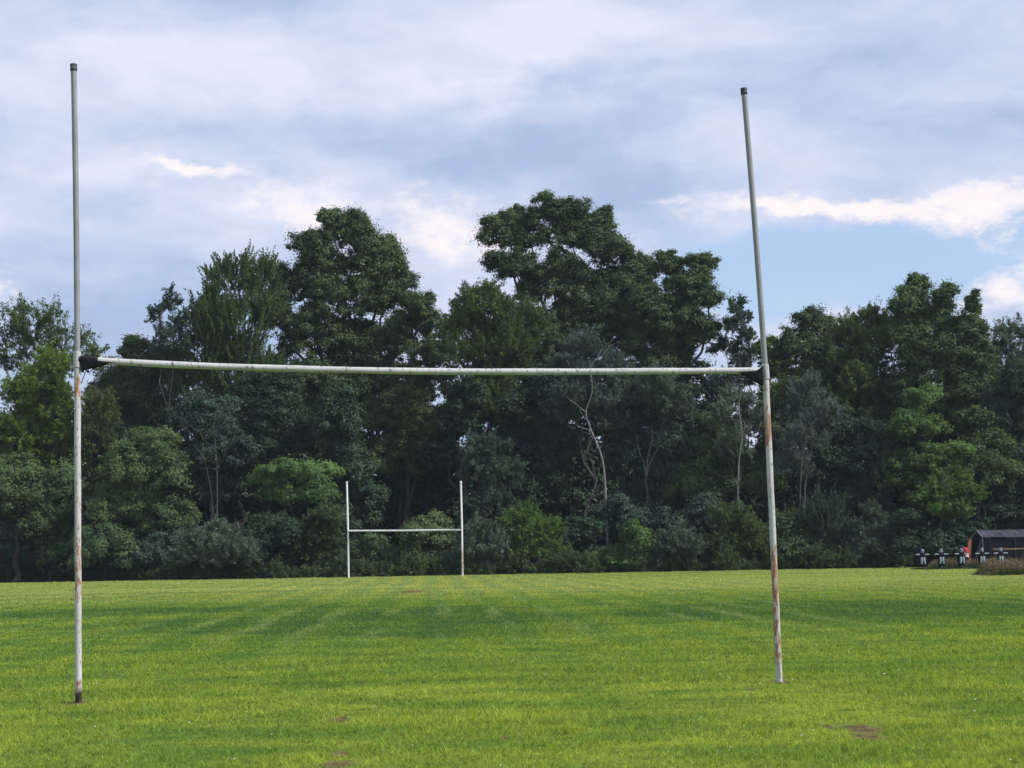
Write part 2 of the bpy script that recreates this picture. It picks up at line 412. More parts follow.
T('tree', 'young sumac with palm-like leaf sprays left of the shelter', 'tree',
  [(952, 478, 16, 9), (938, 492, 15, 10), (962, 498, 17, 11), (948, 515, 19, 12)], 104, 'fresh', 'spray', .55, .12, .42, 950, .05, group=WT)
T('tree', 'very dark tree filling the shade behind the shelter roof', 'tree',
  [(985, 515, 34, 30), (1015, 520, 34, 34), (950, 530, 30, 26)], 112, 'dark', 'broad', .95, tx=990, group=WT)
# ---- shrubs at the foot of the wood
def S(label, lobes, Y, mat, style='broad', dens=.9, ls=.12, rc=.45, thick=.06):
    return tree('shrub', label, 'shrub', lobes, Y, mat, style, dens, ls, rc, None, thick, GREYB, WS, True, .9, 'stem', 'foliage')
S('dark rounded shrub at the far left edge of the wood', [(8, 545, 28, 26), (30, 555, 22, 20), (12, 562, 30, 14)], 111, 'blue')
S('low mid-green shrub immediately left of the left goalpost', [(52, 535, 24, 26), (62, 558, 24, 18), (38, 530, 14, 14)], 110, 'deep')
S('dark spreading shrub immediately right of the left goalpost', [(105, 548, 28, 24), (128, 560, 24, 18), (90, 560, 18, 18)], 108, 'deep', 'vine')
S('green shrub between the arching hump and the grey shrub', [(160, 545, 26, 22), (148, 560, 24, 16)], 108, 'blue', 'broad')
S('pale grey bushy shrub with fine twigs, left of the far goal', [(215, 545, 28, 20), (200, 558, 26, 18), (232, 558, 24, 20), (222, 535, 16, 10)], 105.5, 'grey', 'feather', .75, .10, .42)
S('dark shrub left of the far goal beside the pale grey one', [(272, 540, 26, 28), (255, 558, 22, 16), (290, 556, 24, 20)], 107, 'dark')
S('dark layered shrub touching the left upright of the far goal', [(318, 535, 24, 26), (330, 556, 24, 18), (306, 560, 22, 16)], 107, 'deep', 'droop')
S('low dark shrub seen through the left half of the far goal', [(375, 556, 20, 18), (395, 564, 22, 12), (360, 560, 16, 16)], 107, 'deep', 'vine')
S('rounded green shrub seen through the right half of the far goal', [(428, 545, 24, 26), (445, 556, 20, 18), (412, 560, 18, 14), (440, 528, 16, 14)], 107, 'deep', 'vine')
S('grey-green shrub just right of the far goal', [(482, 545, 22, 26), (470, 560, 18, 14), (498, 558, 16, 16)], 106, 'grey', 'feather', .65, .10, .42)
S('bright green leafy shrub right of the far goal', [(520, 528, 18, 20), (545, 534, 18, 18), (530, 552, 30, 20), (512, 552, 16, 18)], 106, 'fresh', 'spray', .85, .12)
S('very dark shrub between the bright green shrub and the yellow-green one', [(578, 545, 22, 26), (590, 560, 20, 14), (566, 560, 18, 14)], 107, 'dark')
S('small yellow-green shrub in two mounds at the middle right of the wood foot', [(635, 542, 13, 18), (622, 558, 16, 14), (645, 556, 12, 16), (606, 560, 13, 11)], 105.5, 'fresh', 'broad', .8, .11, .36)
S('grey twiggy shrub right of the yellow-green one', [(680, 546, 22, 20), (665, 556, 18, 14), (698, 556, 18, 14)], 105, 'grey', 'feather', .7, .10, .42)
S('dark green shrub behind the grey twiggy one, above it', [(655, 525, 24, 16), (700, 520, 26, 20), (620, 515, 24, 16)], 108, 'blue', 'broad')
S('leafy green shrub immediately left of the right goalpost', [(735, 530, 22, 20), (752, 545, 20, 20), (725, 552, 22, 16)], 105.5, 'deep', 'spray', .9, .12)
S('bluish low shrub immediately right of the right goalpost', [(792, 535, 22, 24), (805, 552, 24, 16), (780, 554, 16, 14)], 106, 'mid', 'broad', .8)
S('spiky dark shrub with upright twig tips right of the goalpost', [(828, 525, 18, 26), (842, 545, 24, 20), (820, 552, 20, 14)], 106, 'blue', 'spiky', .8, .11, .4)
S('pointed grey-green shrub like a small fir, left of the blocking sled', [(872, 518, 9, 14), (875, 538, 20, 18), (868, 552, 26, 14), (895, 545, 16, 18)], 105, 'grey', 'spray', .7, .11, .42)
S('dark shrub directly behind the left end of the blocking sled', [(912, 535, 22, 22), (925, 552, 24, 14), (905, 555, 18, 12)], 104, 'dark')
S('deeply shaded shrub between the blocking sled and the shelter', [(950, 548, 24, 16), (968, 540, 18, 20)], 104, 'dark')

# ---- bare pale stems winding through the wood
def stem_tree(label, Y, paths, r, mat):
    b = P(paths[0][0][0], 575, Y); b.z = 0
    e = empty('bare_tree', b, label, 'tree', WT)
    m = MB()
    for i, pth in enumerate(paths):
        pts = [P(x, y, Y - .25*k + (0 if i == 0 else .3)) for k, (x, y) in enumerate(pth)]
        # smooth the winding path
        fine = []
        for k in range(len(pts)-1):
            p0 = pts[max(k-1, 0)]; p1 = pts[k]; p2 = pts[k+1]; p3 = pts[min(k+2, len(pts)-1)]
            for s in range(5):
                t = s/5
                fine.append(.5*((2*p1)+(-p0+p2)*t+(2*p0-5*p1+4*p2-p3)*t*t+(-p0+3*p1-3*p2+p3)*t*t*t))
        fine.append(pts[-1]); rr = r*(1 if i == 0 else .5)
        m.tube(fine, [rr*(1-.75*j/(len(fine)-1)) for j in range(len(fine))], 7)
    tw = m
    for pth in paths:
        for _ in range(6):
            k = RNG.integers(max(1, len(pth)//2), len(pth)); x, y = pth[k]
            a = P(x, y, Y-.3*k); dx, dy = RNG.normal()*14, -abs(RNG.normal())*16
            tw.tube(limb_pts(a, P(x+dx, y+dy, Y-.3*k+RNG.normal()*.4), 4, .8), [.022, .018, .014, .01, .006], 4)
    tw.build('trunk', mat, e)
stem_tree('bare pale crooked trunk winding up near the middle of the wood', 108.3,
          [[(608, 575), (606, 500), (602, 458), (591, 430), (586, 412), (592, 392), (590, 368)]], .085, PALE)
stem_tree('bare pale straight trunk just left of the right goalpost', 108.3, [[(738, 575), (738, 500), (739, 462), (742, 435), (739, 405), (744, 385)]], .08, PALE)
stem_tree('thin grey pair of bare stems behind the grey shrub at the left', 108, [[(217, 575), (217, 520), (217, 470), (214, 430)], [(213, 560), (212, 500), (205, 460), (203, 440)]], .075, GREYB)
stem_tree('thin grey bare stem below the half-bare silver tree', 106.8, [[(800, 575), (800, 500), (802, 460), (806, 430), (800, 400)], [(802, 470), (815, 440), (822, 415)], [(802, 480), (790, 450), (780, 425)]], .07, GREYB)
stem_tree('slender brown leaning stem of a sapling left of the shelter', 103, [[(938, 560), (940, 530), (944, 508), (947, 490)]], .035, BARK)

# ---- the deep wood behind: one mass
lob = []
for Yw, st, fr0, fr1 in ((127, 2.6, 0., 1.), (118, 2.2, 0., .62)):
    for i, x in enumerate(np.arange(-62, 63, st)):
        px = 512 + x/Yw*F
        toppx = np.interp(px, [-200, 0, 60, 120, 200, 300, 430, 460, 560, 650, 715, 745, 800, 900, 1000, 1200],
                              [400, 400, 410, 410, 380, 350, 395, 370, 350, 350, 400, 440, 385, 360, 380, 380])
        top = P(px, toppx, Yw).z*fr1
        for z in np.arange(.8, max(2., top-.8), 1.9):
            lob.append(((x+RNG.normal()*.6, Yw+RNG.uniform(-1, 2), z+RNG.normal()*.3), 1.9, 1.2, 1.6))
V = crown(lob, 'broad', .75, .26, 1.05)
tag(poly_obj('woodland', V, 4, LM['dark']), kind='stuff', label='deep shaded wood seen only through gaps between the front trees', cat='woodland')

# undergrowth strip at the foot of the wood
lob = []
for x in np.arange(-55, 56, 1.15):
    px = 512 + x/106*F
    y0 = float(np.interp(px, [0, 200, 512, 1024], [113, 106, 105, 104.5]))
    h = (.35+.7*RNG.random()**2)
    lob.append(((x, y0+RNG.uniform(-1.6, .9)*RNG.random(), h*.5), .8, .7, h))
V = crown(lob, 'spray', .75, .085, .3)
tag(poly_obj('undergrowth', V, 4, LM['deep']), kind='stuff', label='low strip of weeds along the edge of the mown field', cat='undergrowth')

# ------------------------------------------------------------------ field colours (shared by ground and blades)
def field_colour(t, blade):
    p = pos(t); x, y, z = t.sep(p)
    flat = t.comb(x, y, 0.)
    st = t.vm('MULTIPLY', flat, (.30, .8, 1))          # patches elongated across
    big = t.step(t.noise(st, .16, 4, .6), .34, .66)
    med = t.step(t.noise(t.vm('MULTIPLY', flat, (.7, 1.3, 1)), .9, 4, .65), .3, .7)
    fine = t.step(t.noise(flat, 9, 3, .7), .25, .75)
    c = t.mix(big, (.270, .365, .062), (.395, .470, .080))
    c = t.mix(t.m('MULTIPLY', med, .85), c, (.115, .230, .050))
    dk = t.step(t.noise(t.vm('MULTIPLY', flat, (1, 1.5, 1)), 2.6, 5, .7), .54, .68, 0, .7)
    c = t.mix(dk, c, (.065, .140, .040))
    # darker clover bands in the middle distance
    def ell(cx, cy, rx, ry, warp=.9):
        n = t.noise(flat, .22, 4, .6)
        dx = t.m('DIVIDE', t.m('SUBTRACT', x, cx), rx); dy = t.m('DIVIDE', t.m('SUBTRACT', y, cy), ry)
        d = t.m('SQRT', t.m('ADD', t.m('MULTIPLY', dx, dx), t.m('MULTIPLY', dy, dy)))
        d = t.m('ADD', d, t.m('MULTIPLY', t.m('SUBTRACT', n, .5), warp*2))
        return t.step(d, .65, 1.15, 1., 0.)
    band = t.m('MAXIMUM', ell(-2.6, 32, 5.5, 7), t.m('MAXIMUM', ell(6.5, 34, 6.5, 7), t.m('MAXIMUM', ell(-9, 40, 6, 3.5), 0.)))
    bk = t.step(t.noise(t.vm('MULTIPLY', flat, (.5, 1.6, 1)), .55, 5, .7), .3, .58, .3, 1.)
    c = t.mix(t.m('MULTIPLY', t.m('MULTIPLY', band, bk), .88), c, (.060, .140, .052))
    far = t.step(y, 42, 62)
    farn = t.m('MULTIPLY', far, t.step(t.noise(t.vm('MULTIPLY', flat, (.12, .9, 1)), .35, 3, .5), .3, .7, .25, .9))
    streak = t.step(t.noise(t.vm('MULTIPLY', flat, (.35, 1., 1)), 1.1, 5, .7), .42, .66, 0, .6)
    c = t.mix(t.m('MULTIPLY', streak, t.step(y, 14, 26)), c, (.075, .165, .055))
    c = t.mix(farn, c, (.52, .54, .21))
    # mower lanes running towards the far goal
    u = t.m('ADD', x, t.m('MULTIPLY', y, .055))
    w = t.new('ShaderNodeTexWave', wave_type='BANDS', bands_direction='X'); t.put(w.inputs[0], t.comb(t.m('ADD', u, t.m('MULTIPLY', t.noise(flat, .1, 2), 1.2)), 0., 0.))
    w.inputs['Scale'].default_value = .23; w.inputs['Distortion'].default_value = 0
    lane = t.m('MULTIPLY', t.step(w.outputs[1], .25, .75, 0, 1), t.step(y, 14, 28, 0.08, .6))
    c = t.mix(lane, c, t.mix(1., c, (.60, .80, 1.05), 'MULTIPLY'))
    # thin pale wheel tracks
    tr = t.m('MULTIPLY', t.step(t.m('ABSOLUTE', t.m('SUBTRACT', t.m('FRACT', t.m('ADD', t.m('MULTIPLY', u, .85), t.m('MULTIPLY', t.noise(flat, .15, 2), .6))), .5)), 0.05, .22, 1, 0), t.step(t.noise(t.vm('MULTIPLY', flat, (1, .35, 1)), .3, 4), .42, .6, 0, .45))
    tr = t.m('MULTIPLY', tr, t.step(y, 18, 30))
    c = t.mix(tr, c, (.30, .38, .17))
    # straw-coloured thatch flecks and worn brown spots
    straw = t.step(t.noise(t.vm('MULTIPLY', flat, (1, 1.6, 1)), 1.5, 5, .75), .60, .74, 0, .55)
    c = t.mix(straw, c, (.23, .20, .070))
    if blade:
        c = t.mix(t.m('MULTIPLY', fine, .5), c, (.07, .13, .02))
        wn_ = t.new('ShaderNodeTexWhiteNoise', noise_dimensions='3D'); t.put(wn_.inputs[0], t.vm('FLOOR', t.vm('MULTIPLY', flat, (38, 38, 0))))
        rv = t.m('ADD', .40, t.m('MULTIPLY', wn_.outputs[0], 1.15))
        c = t.mix(1., c, t.comb(rv, rv, rv), 'MULTIPLY')
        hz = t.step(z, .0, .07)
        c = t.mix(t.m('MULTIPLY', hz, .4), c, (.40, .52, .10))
    # bare soil
    def spot(g, rx, ry):
        n = t.noise(flat, 11, 5, .8)
        dx = t.m('DIVIDE', t.m('SUBTRACT', x, g.x), rx); dy = t.m('DIVIDE', t.m('SUBTRACT', y, g.y), ry)
        d = t.m('SQRT', t.m('ADD', t.m('MULTIPLY', dx, dx), t.m('MULTIPLY', dy, dy)))
        return t.step(t.m('ADD', d, t.m('MULTIPLY', t.m('SUBTRACT', n, .5), 2.4)), .6, 1.05, 1, 0)
    sp = None
    for g, rx, ry in SPOTS:
        s_ = spot(g, rx, ry); sp = s_ if sp is None else t.m('MAXIMUM', sp, s_)
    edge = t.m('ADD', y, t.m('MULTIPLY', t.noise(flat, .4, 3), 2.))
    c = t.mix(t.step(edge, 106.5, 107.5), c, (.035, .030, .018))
    c = t.mix(t.m('MULTIPLY', sp, .95 if not blade else .8), c, t.mix(fine, (.085, .065, .04), (.34, .27, .15)))
    return c
SPOTS = [(G(862, 729), .15, .35), (G(868, 737), .12, .25), (G(340, 720), .09, .25), (G(340, 754), .07, .2), (G(338, 764), .13, .2),
         (G(412, 592), .5, 3.), (G(828, 727), .05, .2), (G(78, 703), .12, .3), (G(780, 682), .10, .3), (G(505, 738), .03, .1), (G(750, 690), .05, .15), (G(700, 560.5+12), .7, 2.)]

gm, t, out = new_mat('turf')
b = t.new('ShaderNodeBsdfPrincipled'); t.put(b.inputs['Base Color'], t.mix(1., field_colour(t, False), (.50, .5, .5), 'MULTIPLY')); b.inputs['Roughness'].default_value = 1; b.inputs['Specular IOR Level'].default_value = 0  # darkened throughout: soil tone and shade between blades put into the colour
bp = t.new('ShaderNodeBump'); bp.inputs['Strength'].default_value = .6; bp.inputs['Distance'].default_value = .05
t.put(bp.inputs['Height'], t.noise(pos(t), 14, 4, .7)); t.l.new(bp.outputs[0], b.inputs['Normal'])
t.l.new(b.outputs[0], out.inputs[0])
# ground sheet: fine near, reaching the horizon
gx = np.concatenate([[-2500, -600, -200], np.linspace(-90, 90, 61), [200, 600, 2500]])
gy = np.concatenate([[-1500, -300, -60], np.linspace(-20, 140, 81), [250, 700, 2500]])
V = [(x, y, 0) for y in gy for x in gx]; nx = len(gx)
Fc = [(j*nx+i, j*nx+i+1, (j+1)*nx+i+1, (j+1)*nx+i) for j in range(len(gy)-1) for i in range(nx-1)]
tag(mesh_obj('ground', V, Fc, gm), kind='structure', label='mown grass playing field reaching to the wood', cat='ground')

bm_, t, out = new_mat('grass_blade')
c = field_colour(t, True)
d = t.new('ShaderNodeBsdfDiffuse'); tr = t.new('ShaderNodeBsdfTranslucent'); t.put(d.inputs[0], c)
t.put(tr.inputs[0], t.mix(1., c, (1.7, 1.45, .6), 'MULTIPLY'))
a = t.new('ShaderNodeMixShader'); a.inputs[0].default_value = .38
t.l.new(d.outputs[0], a.inputs[1]); t.l.new(tr.outputs[0], a.inputs[2]); t.l.new(a.outputs[0], out.inputs[0])

def vnoise(x, y, s):
    T_ = RNG.random((257, 257)); u = (x/s) % 256; v = (y/s) % 256
    i = u.astype(int); j = v.astype(int); fu = u-i; fv = v-j; fu = fu*fu*(3-2*fu); fv = fv*fv*(3-2*fv)
    return (T_[i, j]*(1-fu)+T_[i+1, j]*fu)*(1-fv)+(T_[i, j+1]*(1-fu)+T_[i+1, j+1]*fu)*fv
bl_, br_ = G(78.5, 703), G(779.5, 682)
def blades(n):
    # sample distance with pdf ~ width(d) * d^-1.6
    ds = np.linspace(7.2, 112, 4000); pdf = (.68*ds+7)*ds**-1.6; cdf = np.cumsum(pdf); cdf /= cdf[-1]
    y = np.interp(RNG.random(n), cdf, ds); hw = .34*y+3.5
    x = RNG.uniform(-1, 1, n)*hw
    # clumping
    k = n//900
    h = np.sin(x*5.1+np.sin(y*3.3)*2)*np.sin(y*4.7+np.sin(x*2.9)*2)
    h2 = np.sin(x*1.3+y*.4)*np.sin(y*.9-x*.5)
    ht = (.026+.008*h2)*RNG.uniform(.5, 1.5, n)*(1+np.clip((y-20)/90, 0, 1)*.5)
    ht *= .30+1.5*vnoise(x, y, .075)**1.5*(.6+.8*vnoise(x, y, .4))+.25*vnoise(x, y, 1.7)
    for g, rx, ry in SPOTS:
        if g.y < 30:
            q = ((x-g.x)/(rx*1.1))**2+((y-g.y)/(ry*1.1))**2
            ht = np.where(q < RNG.uniform(.4, 1.4, n), ht*.25, ht)
    for q in (bl_, br_):
        dd = np.hypot(x-q.x, y-q.y); ht = np.where(dd < .16, ht*(1.2+1.6*np.clip(1-dd/.16, 0, 1)), ht)
    w = .0025*(y/9)**.9*RNG.uniform(.7, 1.4, n)
    a = RNG.uniform(0, 2*np.pi, n); ca, sa = np.cos(a), np.sin(a)
    ln = RNG.uniform(.3, 1.5, n)*ht; b_ = RNG.uniform(0, 2*np.pi, n)
    V = np.zeros((n, 3, 3), np.float32)
    V[:, 0] = np.stack([x-ca*w, y-sa*w, np.zeros(n)-.003], 1)
    V[:, 1] = np.stack([x+ca*w, y+sa*w, np.zeros(n)-.003], 1)
    V[:, 2] = np.stack([x+np.cos(b_)*ln, y+np.sin(b_)*ln, ht], 1)
    return V.reshape(-1, 3)
tag(poly_obj('grass', blades(1250000), 3, bm_), kind='stuff', label='short bright green grass of the mown field', cat='grass')

# white clover flowers dotted in the lawn
n = 90; cy = RNG.uniform(8.8, 24, n); cx = RNG.uniform(-1, 1, n)*(.34*cy+1)
cen = np.stack([cx, cy, np.full(n, .045)], 1)
allq = []
for k in range(3):
    nn = unit(RNG.normal(size=(n, 3))*.5+np.array([0, -.5, .6])); allq.append(leaves(cen+RNG.normal(size=(n, 3))*.002, nn, .0055, .005))
tag(poly_obj('clover_flowers', np.concatenate(allq), 4, simple('clover_white', (.6, .6, .55))), kind='stuff', label='tiny white clover heads scattered in the near grass', cat='clover')

# ------------------------------------------------------------------ goal paint with chips and rust
def paint(name, rusts=(), base_black=0, tone=(.52, .53, .545), chips=.8, streak=True):
    m, t, out = new_mat(name); p = pos(t); x, y, z = t.sep(p); b = t.new('ShaderNodeBsdfPrincipled')
    sv = t.vm('MULTIPLY', p, (38, 38, 9)); s2 = t.vm('MULTIPLY', p, (1, 1, .35))
    n1 = t.m('ADD', t.m('MULTIPLY', t.m('SUBTRACT', t.noise(sv, 1., 6, .72), .5), 1.9), .5); n2 = t.noise(s2, 38, 4, .7)
    dirt = t.step(t.noise(p, 3.2, 5, .6), .3, .75)
    c = t.mix(t.m('MULTIPLY', dirt, .55), tone, tuple(k*.66 for k in tone))
    c = t.mix(t.step(n2, .565, .63, 0, chips), c, (.10, .085, .07))
    rm = None
    for (z0, z1, s_) in rusts:
        e = .22*(z1-z0)+.03
        w = t.m('MULTIPLY', t.step(z, z0-e, z0+e), t.step(z, z1-e, z1+e, 1, 0))
        w = t.m('MULTIPLY', w, s_); rm = w if rm is None else t.m('MAXIMUM', rm, w)
    if rm is not None:
        f = t.step(t.m('ADD', n1, t.m('MULTIPLY', rm, .42)), .74, .84)
        f = t.m('MULTIPLY', f, t.step(rm, .0, .12))
        rc = t.mix(t.step(n2, .35, .65), (.36, .125, .045), (.13, .045, .022))
        c = t.mix(t.m('MULTIPLY', f, .92), c, rc)
        c = t.mix(t.m('MULTIPLY', rm, .42), c, (.33, .21, .13))
    if base_black:
        c = t.mix(t.step(t.m('ADD', z, t.m('MULTIPLY', n1, .08)), base_black, base_black+.05, 1, 0), c, (.028, .022, .02))
    t.put(b.inputs['Base Color'], c); b.inputs['Roughness'].default_value = .6; b.inputs['Specular IOR Level'].default_value = .3
    bp = t.new('ShaderNodeBump'); bp.inputs['Strength'].default_value = .35; bp.inputs['Distance'].default_value = .004
    t.put(bp.inputs['Height'], n2); t.l.new(bp.outputs[0], b.inputs['Normal'])
    t.l.new(b.outputs[0], out.inputs[0]); return m
DARKM = simple('gusset_black', (.008, .008, .012), .75, .5, 18)
CAPM = simple('cap_grey', (.07, .075, .085), .7, .4, 30)
RUST = simple('rust', (.22, .09, .045), .9, .45, 30)

# near goal -------------------------------------------------
bl = G(78.5, 703); br = G(779.5, 682)
YL, YR = bl.y, br.y
near = empty('goalpost', (bl+br)/2, 'large weathered white H-shaped goalpost in the foreground, rusty at the right upright', 'goalpost')
jl = P(77.3, 360, YL); jr = P(765.5, 372, YR); tl = P(73.6, 66, YL+.05); trp = P(743.8, 90, YR+.05)
def upright(b0, j, tp, r0, r1, mat, extra):
    m = MB()
    n = 14; pts = [b0.lerp(j, i/n) for i in range(n+1)]
    pts[0] = pts[0]+Vector((0, 0, -.1))
    for i in range(1, n): pts[i] = pts[i] + Vector((.0015*math.sin(i*1.7+extra), 0, 0))
    m.tube(pts, r0, 20)
    return m.build('upright', mat, near)
def upper(j, tp, r1, mat):
    m = MB(); n = 14; pts = [j.lerp(tp, i/n) for i in range(n+1)]
    bow = (tp-j).length*.0022
    for i in range(1, n): pts[i] = pts[i]+Vector((bow*math.sin(math.pi*i/n), 0, 0))
    m.tube(pts, r1, 20)
    return m.build('upper_upright', mat, near)
ML = paint('post_paint_left', [(2.74, 3.0, .72), (.9, 1.5, .62), (.18, 2.2, .25), (.10, .2, .5)], .12)
MR = paint('post_paint_right', [(2.30, 2.60, .95), (2.55, 2.95, .4), (.70, 1.30, .85), (.10, .8, .62), (1.2, 2.3, .2)])
MU = paint('post_paint_upper', [], 0, (.25, .26, .275), .3)
upright(bl, jl, tl, .0295, .026, ML, 0); upright(br, jr, trp, .031, .027, MR, 2)
upper(jl, tl, .0265, MU); upper(jr, trp, .0275, MU)
for (j, tp, r) in ((jl, tl, .0265), (jr, trp, .0275)):
    d = (tp-j).normalized()
    MB().tube([tp-d*.05, tp-d*.045, tp-d*.022, tp-d*.018, tp+d*.016, tp+d*.022], [r+.002, r+.006, r+.006, r+.004, r+.007, r*.8], 20).build('cap', CAPM, near)
    MB().tube([j-d*.075, j-d*.07, j+d*.07, j+d*.075], [r+.004, r+.0095, r+.0095, r+.003], 20).build('sleeve', paint('sleeve_paint', [], 0, (.42, .43, .45)), near)
# crossbar with its slight sag
cpx = [(81, 359.5), (140, 363.2), (200, 366), (300, 369), (400, 371.2), (500, 371.9), (600, 371.6), (700, 371), (762, 370.6)]
pts = []
for i in range(41):
    x = 81+(762-81)*i/40
    y = float(np.interp(x, [c_[0] for c_ in cpx], [c_[1] for c_ in cpx]))
    f = i/40; q = 1/((1-f)/YL + f/YR)
    pts.append(P(x, y, q))
for _ in range(4):
    for i in range(1, 40): pts[i].z = (pts[i-1].z+2*pts[i].z+pts[i+1].z)/4
CB = paint('crossbar_paint', [], 0, (.48, .49, .485), .9)
MB().tube(pts, [.0315-.001*math.sin(i*.9) for i in range(41)], 20).build('crossbar', CB, near)
# dark gusset plates under both ends
ax = (pts[-1]-pts[0]).normalized()
def gusset(p, s, L, H, top, th):
    a = p; off = Vector((0, -th/2, 0))
    pr = [a+Vector((0, 0, top)), a+ax*s*L*.25+Vector((0, 0, -.005)), a+ax*s*L+Vector((0, 0, -.024)), a+ax*s*L*.72+Vector((0, 0, -.048)), a+ax*s*.01+Vector((0, 0, -H))]
    pr = [v+off for v in pr]
    return MB().prism(pr, (0, th, 0)).build('gusset', DARKM, near, False, .006)
gusset(pts[0]+Vector((.0, 0, 0)), 1, .29, .10, .0, .07); gusset(pts[-1]+Vector((.005, 0, .0)), -1, .25, .145, .045, .086)
# tape wound on the left end of the bar
MB().tube([pts[0].lerp(pts[1], -.1), pts[0].lerp(pts[2], .25), pts[0].lerp(pts[2], .5)], [.0345, .034, .033], 18).build('wrap', simple('dark_wrap', (.014, .013, .016), .8, .8, 26), near)

# far goal --------------------------------------------------
fl = G(348.7, 577.9); fr = G(462.6, 576.6)
far = empty('goalpost', (fl+fr)/2, 'small distant white H-shaped goalpost in front of the wood', 'goalpost')
MF = paint('far_goal_paint', [(.1, 1.7, .0)], 0, (.85, .86, .87), .1)
MF2 = paint('far_goal_paint_rusty', [(.1, 1.75, .62)], 0, (.85, .86, .87), .1)
for (g, top, jj, mt) in ((fl, (346.8, 482), (348, 530.5), MF), (fr, (460.8, 481.5), (462, 529.5), MF2)):
    j = P(jj[0], jj[1], g.y); tp = P(top[0], top[1], g.y)
    MB().tube([g-Vector((0, 0, .1)), g.lerp(j, .5), j], .055, 12).build('upright', mt, far)
    MB().tube([j, j.lerp(tp, .5), tp], .06, 12).build('upper_upright', MF, far)
    d = (tp-j).normalized(); MB().tube([tp-d*.08, tp+d*.03], .07, 12).build('cap', MF, far)
MB().tube([P(348, 530.8, fl.y), P(405, 530.6, (fl.y+fr.y)/2), P(462, 529.8, fr.y)], .055, 12).build('crossbar', MF, far)

# ------------------------------------------------------------------ blocking sled (five dummies on one rail)
BLK = simple('pad_black', (.006, .006, .009), .8, .3, 9); WHT = simple('pad_white', (.26, .31, .36), .6, .15, 9)
HEL = simple('pad_grey', (.15, .18, .21), .5, .2, 9); STL = simple('sled_steel', (.06, .05, .045), .7, .4, 6)
Ys = 92.0
sx = [922.8, 941.5, 961.8, 982.3, 1000.9]; bz = [P(x, 570.2-.35*i, Ys) for i, x in enumerate(sx)]
sled = empty('blocking_sled', Vector(((bz[0].x+bz[4].x)/2, Ys, 0)), 'five-dummy football blocking sled with black pads and pale outstretched arms, left of the shelter', 'blocking sled')
m = MB(); m.box(((bz[0].x+bz[4].x)/2, Ys+.05, .08), (bz[4].x-bz[0].x+1.0, .10, .08))
m.box(((bz[0].x+bz[4].x)/2, Ys+.9, .08), (bz[4].x-bz[0].x+1.0, .08, .06))
m.build('rail', STL, sled, False, .01)
for g in bz:
    x = g.x; top = 1.22
    pad = MB()
    prof = [(.12, .07, .06), (.20, .16, .12), (.34, .21, .15), (.55, .23, .16), (.75, .22, .16), (.88, .20, .15), (.98, .13, .11), (1.02, .05, .05)]
    n = 16; b0 = len(pad.V)
    for (z, rx, ry) in prof:
        for k in range(n):
            an = 2*math.pi*k/n
            cx = math.copysign(abs(math.cos(an))**.7, math.cos(an)); sx_ = math.copysign(abs(math.sin(an))**.7, math.sin(an))
            pad.V.append(Vector((x+rx*cx, Ys-.05+ry*sx_, z)))
    for j in range(len(prof)-1):
        for k in range(n): pad.Fc.append((b0+j*n+k, b0+j*n+(k+1) % n, b0+(j+1)*n+(k+1) % n, b0+(j+1)*n+k))
    pad.Fc.append(tuple(b0+k for k in reversed(range(n)))); pad.Fc.append(tuple(b0+(len(prof)-1)*n+k for k in range(n)))
    pd = pad.build('dummy', BLK, sled)
    MB().blob((x, Ys-.08, 1.09), (.11, .12, .14)).blob((x, Ys-.17, 1.03), (.06, .05, .05)).build('head', HEL, pd)
    for s in (-1, 1):
        MB().tube([Vector((x+s*.13, Ys-.10, .89)), Vector((x+s*.28, Ys-.14, .905)), Vector((x+s*.41, Ys-.14, .90))], [.05, .038, .03], 10).build('arm', WHT, pd)
        MB().blob((x+s*.075, Ys-.19, .58), (.065, .05, .17), pw=.8).blob((x+s*.10, Ys-.18, .42), (.05, .045, .10)).build('leg_panel', WHT, pd)
    MB().blob((x, Ys-.13, .19), (.05, .05, .06)).build('foot', HEL, pd)
    MB().tube([Vector((x, Ys+.05, .1)), Vector((x, Ys+.3, .6)), Vector((x, Ys+.1, .8))], .03, 8).tube([Vector((x, Ys+.3, .6)), Vector((x, Ys+.9, .1))], .025, 8).build('strut', STL, sled)

# ------------------------------------------------------------------ long dark shelter with gable front
Yb = 96.0
A = lambda px, py, Y=Yb: P(px, py, Y)
sh_dark = simple('shelter_cover', (.010, .009, .014), .55, .35, 1.6); sh_roof = simple('shelter_roof', (.042, .040, .052), .6, .5, 2.2)
trim = simple('shelter_trim', (.15, .15, .18), .6, .3, 5); inside = simple('shelter_inside', (.010, .010, .013), .9, .2, 3)
g0 = A(968, 566, Yb); g0.z = 0; apex = A(977, 530.5, Yb+1.0); eL = A(971.5, 538.5, Yb+1.6); eR = A(982.5, 536.8, Yb)
xL = A(966.5, 560, Yb+1.6).x; xR = A(984.5, 560, Yb).x; L = 7.5
shel = empty('shelter', Vector((eR.x, Yb, 0)), 'long low dark fabric shelter with pale gable edge at the right edge', 'shelter')
dirL = Vector((L, -.25, 0))
fr_ = [Vector((xL, Yb+1.7, 0)), eL, apex, eR, Vector((xR, Yb, 0))]
# side wall
m = MB(); m.prism([fr_[4], eR, eR+dirL, fr_[4]+dirL], (0, .05, 0)); m.build('side_wall', sh_dark, shel, False)
m = MB(); m.prism([fr_[0], eL, eL+dirL, fr_[0]+dirL], (0, -.05, 0)); m.build('back_wall', inside, shel, False)
m = MB()
